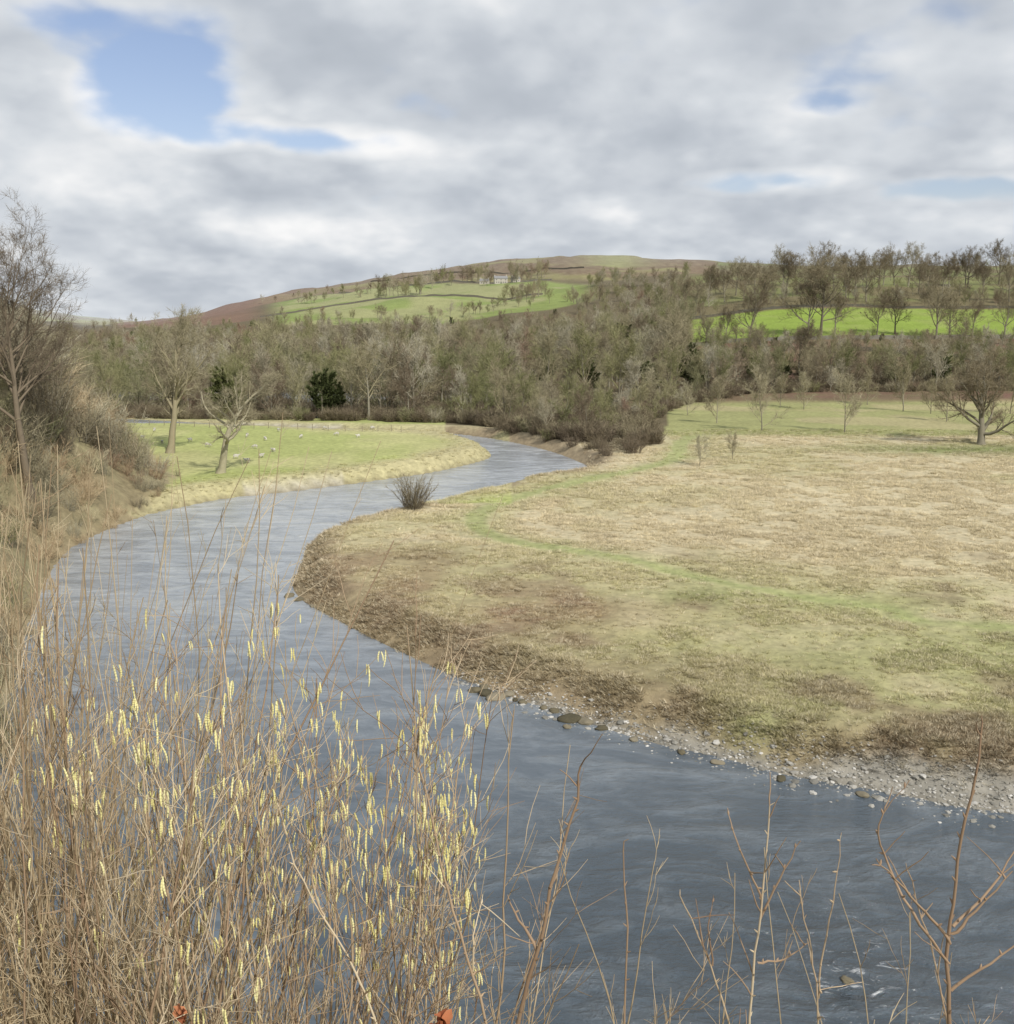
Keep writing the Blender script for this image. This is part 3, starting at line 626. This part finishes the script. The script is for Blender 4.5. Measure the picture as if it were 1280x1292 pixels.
def house(x, y, w, dp, h, rz, label, wins, name='farmhouse'):
    e = bpy.data.objects.new(name, None); e.location = (x, y, H1(x, y)-.5); e.rotation_euler = (0,0,rz); e.scale = (.8,.8,.72); link(e, None, label=label, category='house')
    rh = dp*.38
    v, f = box(-w/2, w/2, -dp/2, dp/2, 0, h); v += [(-w/2, 0, h+rh), (w/2, 0, h+rh)]; f = [q for i, q in enumerate(f) if i != 1]+[(4, 7, 8), (5, 9, 6)]
    new_obj('wall', mesh_np('wall', v, f, M_house), parent=e)
    ov = .35; hr = h-ov*.7
    v = [(-w/2-.3,-dp/2-ov,hr+.06),(w/2+.3,-dp/2-ov,hr+.06),(w/2+.3,0,h+rh+.15),(-w/2-.3,0,h+rh+.15),(-w/2-.3,dp/2+ov,hr+.06),(w/2+.3,dp/2+ov,hr+.06)]
    v += [(a, b, c+.18) for a, b, c in v]
    ro = new_obj('roof', mesh_np('roof', v, [(0,3,2,1),(3,4,5,2),(6,7,8,9),(9,8,11,10),(0,1,7,6),(4,10,11,5),(0,6,9,3),(3,9,10,4),(1,2,8,7),(2,5,11,8)], M_roof), parent=e)
    for s in (-1, 1):
        v, f = box(-.5, .5, -.4, .4, 0, 1.8); new_obj('chimney', mesh_np('chimney', v, f, M_house), (s*(w/2-.6), 0, h+rh-.4), parent=ro)
    for (wx, wz) in wins:
        v, f = box(-.45, .45, -.06, .06, 0, 1.1); new_obj('window', mesh_np('window', v, f, M_glass), (wx, -dp/2-.02, wz), parent=e)
    v, f = box(-.55, .55, -.07, .07, 0, 2.1); new_obj('door', mesh_np('door', v, f, M_door), (0, -dp/2-.02, .5), parent=e)
hx = 800*(632-640)/1245
house(hx, 800, 13, 7, 6, .15, 'pale stone farmhouse with slate roof among trees', [(-4.5,1.4),(-2.3,1.4),(2.3,1.4),(4.5,1.4),(-4.5,4.1),(0,4.1),(4.5,4.1)])
house(hx-13, 806, 9, 6, 4, -.2, 'low pale stone barn beside the farmhouse', [(-2.5,1.6),(2.5,1.6)], 'barn')
house(hx+12, 804, 8, 6, 4.5, .4, 'small stone outbuilding beside the farmhouse', [(-2.2,1.6),(2.2,1.6)], 'barn')

# ---------------------------------------------------------------- fence
M_post = simple('weathered_wood', (.24,.21,.15))
fp = [(-16,147),(-30,150),(-45,155),(-62,162),(-80,169)]
fp = smooth_line(fp, 6); e = bpy.data.objects.new('wire_fence', None); e.location = (fp[0][0], fp[0][1], H1(*fp[0])); link(e, None, label='low post and wire fence behind the sheep pasture', category='fence')
prev = None
for (a, b_) in fp:
    z = H1(a, b_); v, f = box(-.04,.04,-.04,.04,-.3,.9); new_obj('post', mesh_np('post', v, f, M_post), (a-e.location.x, b_-e.location.y, z-e.location.z), parent=e)
    if prev:
        M = MB()
        for hh in (.45, .8): M.tube([Vector(prev)+Vector((0,0,hh))-e.location, Vector((a, b_, z+hh))-e.location], [.004,.004], 4)
        new_obj('wire', M.mesh('wire', M_post, False), parent=e)
    prev = (a, b_, z)

# ---------------------------------------------------------------- sheep
def sheep_mesh(graze):
    me = bpy.data.meshes.new('s')
    co = [(-.05,0,.66),(-.42,0,.66),(.32,0,.66),(.52,0,.68 if not graze else .58),(.68,0,.86 if not graze else .42),(.86,0,.84 if not graze else .22),
          (-.42,.14,.46),(-.38,.15,.30),(-.44,.15,.03),(-.42,-.14,.46),(-.38,-.15,.30),(-.44,-.15,.03),(.32,.14,.42),(.34,.14,.25),(.34,.14,.03),(.32,-.14,.42),(.34,-.14,.25),(.34,-.14,.03),(-.6,0,.6)]
    rd = [.27,.25,.24,.16,.10,.06,.11,.05,.035,.11,.05,.035,.10,.045,.035,.10,.045,.035,.06]
    ed = [(0,1),(0,2),(2,3),(3,4),(4,5),(1,6),(6,7),(7,8),(1,9),(9,10),(10,11),(2,12),(12,13),(13,14),(2,15),(15,16),(16,17),(1,18)]
    me.from_pydata(co, ed, []); o = bpy.data.objects.new('tmp', me); COL.objects.link(o); md = o.modifiers.new('k', 'SKIN')
    for i, s in enumerate(me.skin_vertices[0].data): s.radius = (rd[i], rd[i]); s.use_root = (i == 0)
    o.modifiers.new('s', 'SUBSURF').levels = 1
    dg = bpy.context.evaluated_depsgraph_get(); out = bpy.data.meshes.new_from_object(o.evaluated_get(dg)); bpy.data.objects.remove(o)
    out.materials.clear(); out.materials.append(M_wool); out.name = 'sheep'; return out
SH = [sheep_mesh(True), sheep_mesh(False)]
random.seed(17)
for (uu, vv) in [(163,547),(180,553),(195,543),(240,556),(262,563),(312,552),(322,566),(335,556),(345,570),(298,578),(352,545),(380,552),(410,541),(425,548),(452,553),(470,541),(312,583),(330,577),(205,560),(290,546)]:
    xx, yy = P(uu, vv, 1.4); g = random.random() < .7
    if polydist(ESC, np.array([xx]), np.array([yy]))[0] < 1: continue
    o = new_obj('sheep', SH[0 if g else 1], (xx, yy, H1(xx, yy)), label='white woolly sheep grazing on green pasture' if g else 'white woolly sheep standing on green pasture', category='sheep', group='sheep in the pasture'); o.rotation_euler = (0, 0, random.uniform(0, 6.28)); o.scale = (.6,)*3

# ---------------------------------------------------------------- foreground shrubs
def stem(M, p, d, L, r, n=10, wig=.06, trop=.02, sides=5):
    pts = [p]; ds = [d]; rad = [r]
    for i in range(n):
        d = (d+rv()*wig+Vector((0,0,trop))).normalized(); p = p+d*L/n; pts.append(p); ds.append(d); rad.append(r*(1-.8*(i+1)/n)+.0006)
    M.tube(pts, rad, sides); return pts, ds, rad
def shrub(cx, cy, nst, ztop, spread, lean, name, label, mat, twigs=(4,8), tw=.6, rr_=(.004,.009), wig=.1, low=.55):
    z0 = H1(cx, cy); e = bpy.data.objects.new(name, None); e.location = (cx, cy, z0); link(e, None, label=label, category='shrub')
    S, W = MB(), MB(); tips = []
    for i in range(nst):
        a = random.uniform(0, 6.28); q = random.uniform(0, spread); sx, sy = math.cos(a)*q, math.sin(a)*q; gz = H1(cx+sx, cy+sy)-z0
        p = Vector((sx, sy, gz-.1)); L = (ztop-z0-gz)*random.uniform(low, 1.08)
        d = Vector((math.cos(a)*random.uniform(0, .22)+lean, math.sin(a)*random.uniform(0, .22), 1)).normalized()
        pts, ds, rad = stem(S, p, d, L, random.uniform(*rr_)*1.3, 14, wig, .025, 4)
        for k in range(random.randint(*twigs)):
            x_ = random.uniform(.35, .99)*14; j = int(x_); qq = pts[j].lerp(pts[j+1], x_-j); cd = (ds[j+1]+rv()*.7+Vector((0,0,.2))).normalized()
            tp, td, tr = stem(W, qq, cd, tw*random.uniform(.3, 1.1)*(1.3-x_/16), max(rad[j]*.45, .0012), 5, .15, .04, 3)
            tips += [tp[2], tp[3], tp[4], tp[5]]
            for k2 in range(2):
                jj = random.randint(1, 4); t2, _, _ = stem(W, tp[jj], (td[jj]+rv()*.8).normalized(), tw*.35*random.uniform(.4, 1), .0011, 3, .15, .02, 3); tips.append(t2[-1])
    new_obj('stems', S.mesh('stems', mat), parent=e); new_obj('twigs', W.mesh('twigs', mat), parent=e)
    return e, tips
def catkin_mesh(L, r):
    M = MB(); pts = []; rad = []
    for i in range(13):
        t = i/12; pts.append(Vector((.08*L*math.sin(t*2.5), 0, -L*t))); rad.append(max(r*math.sin(math.pi*min(1, .12+t*.84))**.45*(1+.16*(-1)**i), .0006))
    M.tube(pts, rad, 7); n = len(M.v); M.f.append(tuple(range(n-7, n))); return M.mesh('catkin', M_catkin, False)
random.seed(90); CK = [catkin_mesh(.055, .0028), catkin_mesh(.07, .003), catkin_mesh(.042, .0027)]
def vproj(p):
    zc = p.y*cT-(p.z-CH)*sT; yc = (p.z-CH)*cT+p.y*sT
    return 640+F*p.x/zc, 646-F*yc/zc
def topz(u, d): return float(zrow(np.interp(u, [-200, 0, 60, 120, 200, 300, 420, 520, 600], [540, 600, 640, 690, 735, 770, 810, 890, 980]), d))
random.seed(91)
for (uu, dd, nst, cat) in [(30,3.0,5,50),(110,2.8,6,70),(180,2.9,6,90),(250,3.0,7,98),(310,2.9,7,98),(370,3.3,7,98),(430,3.0,7,98),(490,3.4,7,98),(310,3.8,6,90),(545,3.1,5,70),(210,3.6,6,90),(460,3.8,5,80)]:
    cx = dd*(uu-30-640)/1245
    e, tips = shrub(cx, dd, nst, topz(uu, dd), .46, .07, 'hazel_shrub', 'leafless hazel shrub hung with yellow catkins', M_hazel, (8,12), .65, (.0028,.0058), .1, .7)
    random.shuffle(tips); cnt = 0; base = e.location
    for tp in tips:
        if cnt >= cat: break
        w = tp+base; pu, pv = vproj(w)
        if not (5 < pu < 620 and 740 < pv < 1290): continue
        if random.random() > math.exp(-((pv-990)/220)**2)*np.interp(pu, [0, 150, 250, 600], [.5, .8, 1, 1]): continue
        for k in range(random.choice((1,1,2,2,3))):
            if cnt >= 98: break
            o = bpy.data.objects.new('catkin', random.choice(CK)); o.location = tp+Vector((random.uniform(-.014,.014), random.uniform(-.014,.014), 0)); o.rotation_euler = (random.uniform(-.15,.15), random.uniform(-.15,.15), random.uniform(0,6)); o.scale = (1,1,random.uniform(.7,1.15)); link(o, e); cnt += 1
random.seed(92)
for (uu, dd, nst, low) in [(-60,3.2,32,.8),(-10,3.3,36,.75),(50,3.5,22,.6),(120,3.4,6,.5),(-20,4.2,36,.8),(40,4.8,28,.7),(100,5.2,10,.6),(0,6.2,30,.8),(60,6.6,16,.7),(-120,5.4,34,.8),(190,4.2,4,.5),(10,7.5,24,.8)]:
    cx = dd*(uu-640)/1245
    shrub(cx, dd, nst, topz(uu, dd), .4, .04, 'briar_shrub', 'dense thicket of thin tan leafless stems', M_straw, (4,8), .42, (.0025,.0055), .09, low)
for (uu, dd, nst, vt) in [(-20,2.9,26,860),(60,3.0,24,900),(140,3.1,14,970),(220,3.1,8,1040),(300,3.2,6,1100),(370,3.2,5,1150),(440,3.1,4,1190),(30,3.8,26,800),(120,4.0,12,880),(200,4.4,5,980)]:
    cx = dd*(uu-640)/1245
    shrub(cx, dd, nst, float(zrow(vt, dd)), .42, .03, 'briar_shrub', 'low tangle of thin brown twigs on the bank', M_straw if (uu//20) % 2 else M_hazel, (5,9), .45, (.002,.0045), .13, .7)
random.seed(93)
for (uu, dd, nst, vt) in [(560,3.0,4,1120),(690,3.4,4,1150),(480,2.9,4,1060),(870,3.2,5,1120),(1010,3.2,5,1130),(1150,3.0,5,1080),(1260,3.2,7,1090),(620,4.0,3,1120)]:
    cx = dd*(uu-640)/1245
    shrub(cx, dd, nst, float(zrow(vt, dd)), .4, .02, 'briar_shrub', 'sparse cluster of thin leafless twigs above the river', M_straw, (4,8), .4, (.002,.004))

def sapling(main, sides, d, r, label):
    pts = [Q(u_, v_, d+dd_) for (u_, v_, dd_) in main]
    b0 = pts[-1]; dirn = (pts[-1]-pts[-2]).normalized(); dirn = (dirn+Vector((0,.15,-.6))).normalized(); k = 0; ext = [b0]
    while ext[-1].z > H1(ext[-1].x, ext[-1].y)-.1 and k < 60: ext.append(ext[-1]+dirn*.12); k += 1
    full = pts+ext[1:]; full = [Vector(q) for q in smooth_line([tuple(p) for p in full[::-1]], 3)]
    org = full[0].copy(); e = bpy.data.objects.new('sapling', None); e.location = org; link(e, None, label=label, category='sapling')
    S, W = MB(), MB(); n = len(full)
    loc = [p-org+rv()*.0035 for p in full]; rads = [r*(1.25-.95*i/(n-1))*random.uniform(.92, 1.1) for i in range(n)]
    S.tube(loc, rads, 7)
    for i in range(n//3, n):
        q = loc[i]; dd = (rv()+Vector((0,0,1.2))).normalized(); S.tube([q, q+dd*.006, q+dd*.016], [rads[i]*.7, rads[i]*.9, .0006], 5)
        if random.random() < .3: stem(W, q, (rv()+Vector((0,0,1))).normalized(), random.uniform(.04, .16), .0016, 4, .2, .05, 4)
    for sd in sides:
        sp = [Q(u_, v_, d+dd_)-org for (u_, v_, dd_) in sd[::-1]]; sp = [Vector(q) for q in smooth_line([tuple(p) for p in sp], 4)]
        m_ = len(sp); sp = [q+rv()*.003 for q in sp]; W.tube(sp, [r*.55*(1.1-.8*i/(m_-1)) for i in range(m_)], 6)
        for i in range(1, m_, 2):
            q = sp[i]; dd = (rv()+Vector((0,0,.8))).normalized(); W.tube([q, q+dd*.006, q+dd*.012], [.0022, .0028, .0005], 5)
            if random.random() < .35: stem(W, q, (rv()+Vector((0,0,.8))).normalized(), random.uniform(.04, .14), .0014, 4, .2, .05, 4)
    new_obj('stem', S.mesh('stem', M_hazel), parent=e)
    if W.v: new_obj('side_branch', W.mesh('side_branch', M_hazel), parent=e)
    return e
random.seed(95)
sapling([(732,965,0),(728,1010,0),(712,1060,0),(696,1120,0),(682,1185,0),(662,1260,0),(650,1310,0)], [[(640,1130,.1),(655,1160,.05),(678,1200,0)]], 2.1, .0075, 'knobbly upright bare stem with swollen bud tip')
sapling([(528,958,0),(540,1010,0),(556,1080,0),(572,1150,0),(598,1230,0),(618,1310,0)], [[(610,1130,.05),(598,1180,0),(596,1225,0)]], 2.2, .0055, 'thin curved brown stem rising above the river')
sapling([(787,1060,0),(789,1120,0),(791,1200,0),(788,1310,0)], [], 2.3, .005, 'single straight thin bare stem')
sapling([(1242,912,0),(1232,980,0),(1215,1060,0),(1204,1140,0),(1196,1210,0),(1200,1310,0)], [[(1290,1060,.1),(1250,1120,.05),(1204,1170,0)],[(1105,1085,-.1),(1140,1120,-.05),(1175,1160,0),(1200,1190,0)],[(1150,985,.1),(1108,1040,.1),(1120,1090,.1),(1150,1150,0),(1196,1215,0)],[(1300,1180,0),(1250,1215,0),(1200,1250,0)],[(1280,1100,0),(1232,1150,0),(1202,1180,0)]], 1.9, .0065, 'branching bare sapling with pale tan bark')
sapling([(972,1015,0),(968,1080,0),(960,1150,0),(950,1230,0),(945,1310,0)], [[(918,1020,.05),(930,1060,0),(952,1110,0),(962,1140,0)],[(1020,1190,0),(990,1210,0),(955,1215,0)],[(1010,1060,0),(985,1110,0),(960,1160,0)]], 2.2, .0055, 'forked bare sapling over the river')
sapling([(1010,1130,0),(1020,1180,0),(1030,1240,0),(1035,1310,0)], [[(1062,1050,0),(1055,1120,0),(1040,1200,0),(1032,1260,0)]], 2.3, .0045, 'thin forked tan stem')
sapling([(860,1130,0),(880,1180,0),(905,1240,0),(925,1310,0)], [[(900,1130,.05),(895,1170,0),(900,1220,0)]], 2.3, .0045, 'slanting thin stem with small twigs')
sapling([(1145,1095,0),(1165,1160,0),(1185,1230,0),(1198,1310,0)], [], 2.1, .004, 'thin leaning tan stem')
sapling([(352,1020,0),(372,1090,0),(410,1160,0),(450,1230,0),(480,1310,0)], [[(400,1070,0),(395,1110,0),(408,1155,0)]], 2.6, .006, 'leaning brown hazel rod')
def leaf_mesh(L, w):
    v = []; f = []
    for i in range(7):
        t = i/6; ww = w*math.sin(math.pi*(t*.92+.05))**.8*(1+.12*(-1)**i); z = .25*L*math.sin(t*3)
        v += [(-ww, L*t, z+.35*ww), (0, L*t, z-.1*ww), (ww, L*t, z+.35*ww)]
    for i in range(6):
        for j in range(2): a_ = i*3+j; f.append((a_, a_+1, a_+4, a_+3))
    return mesh_np('leaf', v, f, M_leaf, True)
LF = leaf_mesh(.055, .016)
for (cu, cv, dd) in [(232,1266,2.5),(558,1275,2.3)]:
    c0 = Q(cu, cv+25, dd); g = H1(c0.x, c0.y); e = bpy.data.objects.new('bramble', None); e.location = (c0.x, c0.y, g); link(e, None, label='bramble stem with rust coloured dead leaves', category='bramble')
    S = MB(); top = c0-Vector((c0.x, c0.y, g)); S.tube([Vector((0,0,-.1)), top*.5+Vector((.04,0,0)), top], [.005,.004,.003], 5); new_obj('stem', S.mesh('stem', M_straw), parent=e)
    for k in range(4):
        o = bpy.data.objects.new('leaf', LF); o.location = top; o.rotation_euler = (random.uniform(.6,1.3), random.uniform(-.5,.5), k*1.6+random.uniform(-.4,.4)); link(o, e)

# ---------------------------------------------------------------- world
w = bpy.data.worlds.new('World'); sc.world = w; w.use_nodes = True; nt = w.node_tree; nt.nodes.clear()
out = N(nt, 'ShaderNodeOutputWorld'); tc = N(nt, 'ShaderNodeTexCoord'); dirv = tc.outputs['Generated']
sun_el, sun_az = math.radians(40), math.radians(150)
sky = N(nt, 'ShaderNodeTexSky', sky_type='NISHITA'); sky.sun_disc = False; sky.sun_elevation = sun_el; sky.sun_rotation = sun_az; sky.air_density = 1.2; sky.dust_density = .5; sky.ozone_density = 3
bg1 = N(nt, 'ShaderNodeBackground'); bg1.inputs[1].default_value = .10
nt.links.new(mixrgb(nt, sky.outputs[0], (1.38, 1.16, 1.16), 1.0, 'MULTIPLY'), bg1.inputs[0])
sep = N(nt, 'ShaderNodeSeparateXYZ'); nt.links.new(dirv, sep.inputs[0])
zc = math_(nt, 'ADD', math_(nt, 'MAXIMUM', sep.outputs[2], 0), .38)
cmb = N(nt, 'ShaderNodeCombineXYZ'); nt.links.new(math_(nt, 'DIVIDE', sep.outputs[0], zc), cmb.inputs[0]); nt.links.new(math_(nt, 'DIVIDE', sep.outputs[1], zc), cmb.inputs[1]); cmb.inputs[2].default_value = 3.1
pv = cmb.outputs[0]
def off(vec, o):
    n = N(nt, 'ShaderNodeVectorMath', operation='ADD'); nt.links.new(vec, n.inputs[0]); n.inputs[1].default_value = o; return n.outputs[0]
def cloudn(vec):
    a = noise(nt, vec, 1.7, 7, .54, .2)
    v = N(nt, 'ShaderNodeTexVoronoi', feature='SMOOTH_F1', voronoi_dimensions='2D'); v.inputs['Scale'].default_value = 3.6; v.inputs['Detail'].default_value = 3; v.inputs['Roughness'].default_value = .55; v.inputs['Smoothness'].default_value = .6
    nt.links.new(vec, v.inputs['Vector'])
    return math_(nt, 'ADD', math_(nt, 'MULTIPLY', a, .86), math_(nt, 'MULTIPLY_ADD', v.outputs['Distance'], -.30, .22))
c0 = cloudn(pv); c1 = cloudn(off(pv, (.03, -.10, 0))); cb = noise(nt, pv, 1.1, 2, .5)
def dblob(u_, v_, rx, rz):
    dv = (Q(u_, v_, 1.0)-Vector((0,0,CH))).normalized()
    s = N(nt, 'ShaderNodeVectorMath', operation='SUBTRACT'); nt.links.new(dirv, s.inputs[0]); s.inputs[1].default_value = dv
    m_ = N(nt, 'ShaderNodeVectorMath', operation='MULTIPLY'); nt.links.new(s.outputs[0], m_.inputs[0]); m_.inputs[1].default_value = (1/rx, 1/rx, 1/rz)
    l = N(nt, 'ShaderNodeVectorMath', operation='LENGTH'); nt.links.new(m_.outputs[0], l.inputs[0])
    return math_(nt, 'SUBTRACT', 1, math_(nt, 'POWER', l.outputs['Value'], 1.3), clamp=True)
hole = 0
for (u_, v_, rx, rz, a_) in [(225,128,.10,.055,.40),(385,178,.13,.022,.44),(90,18,.22,.04,.26),(985,228,.10,.016,.34),(1225,235,.11,.018,.38),(1045,130,.05,.013,.16),(215,60,.07,.05,.16)]:
    h_ = math_(nt, 'MULTIPLY', dblob(u_, v_, rx, rz), a_); hole = h_ if hole == 0 else math_(nt, 'ADD', hole, h_)
cov = math_(nt, 'SUBTRACT', math_(nt, 'ADD', c0, .265), hole)
mask = N(nt, 'ShaderNodeMapRange', interpolation_type='SMOOTHSTEP'); nt.links.new(cov, mask.inputs[0]); mask.inputs[1].default_value = .34; mask.inputs[2].default_value = .56
br_ = 0
for (u_, v_, rx, rz, a_) in [(60,205,.16,.05,.36),(345,285,.10,.03,.42),(520,205,.08,.03,.26),(1200,275,.14,.03,.26),(130,110,.12,.04,.34),(60,330,.15,.05,.12),(560,30,.2,.06,.12),(700,270,.3,.04,.10)]:
    h_ = math_(nt, 'MULTIPLY', dblob(u_, v_, rx, rz), a_); br_ = h_ if br_ == 0 else math_(nt, 'ADD', br_, h_)
sh = math_(nt, 'MULTIPLY_ADD', math_(nt, 'SUBTRACT', c0, c1), 1.5, .40)
sh = math_(nt, 'ADD', sh, math_(nt, 'MULTIPLY', math_(nt, 'SUBTRACT', cb, .5), -.6)); sh = math_(nt, 'ADD', sh, br_)
edge = N(nt, 'ShaderNodeMapRange'); nt.links.new(cov, edge.inputs[0]); edge.inputs[1].default_value = .46; edge.inputs[2].default_value = .66; edge.inputs[3].default_value = .28; edge.inputs[4].default_value = 0.0
sh = math_(nt, 'ADD', sh, edge.outputs[0], clamp=True)
ccol = ramp(nt, sh, [(0, (.42,.46,.515)), (.35, (.52,.56,.615)), (.65, (.68,.715,.755)), (1, (.95,.95,.95))])
bg2 = N(nt, 'ShaderNodeBackground'); bg2.inputs[1].default_value = 1.0; nt.links.new(ccol, bg2.inputs[0])
mx = N(nt, 'ShaderNodeMixShader'); nt.links.new(mask.outputs[0], mx.inputs[0]); nt.links.new(bg1.outputs[0], mx.inputs[1]); nt.links.new(bg2.outputs[0], mx.inputs[2]); nt.links.new(mx.outputs[0], out.inputs[0])
try: w.cycles.sampling_method = 'NONE'
except Exception as ex_: print(ex_)

sd = Vector((math.sin(sun_az)*math.cos(sun_el), math.cos(sun_az)*math.cos(sun_el), math.sin(sun_el)))
L = bpy.data.lights.new('sun', 'SUN'); L.energy = 4.0; L.angle = math.radians(1.2); L.color = (1, .95, .87)
lo = bpy.data.objects.new('sun', L); lo.rotation_euler = sd.to_track_quat('Z', 'Y').to_euler(); COL.objects.link(lo)
cam = bpy.data.cameras.new('camera'); cam.sensor_fit = 'HORIZONTAL'; cam.angle = 2*math.atan(640/F); cam.clip_end = 10000; cam.clip_start = .05
co = bpy.data.objects.new('camera', cam); co.location = (0, 0, CH); co.rotation_euler = (math.pi/2-TH, 0, 0); COL.objects.link(co); sc.camera = co
sc.view_settings.view_transform = 'Standard'; sc.view_settings.look = 'None'; sc.view_settings.exposure = 0
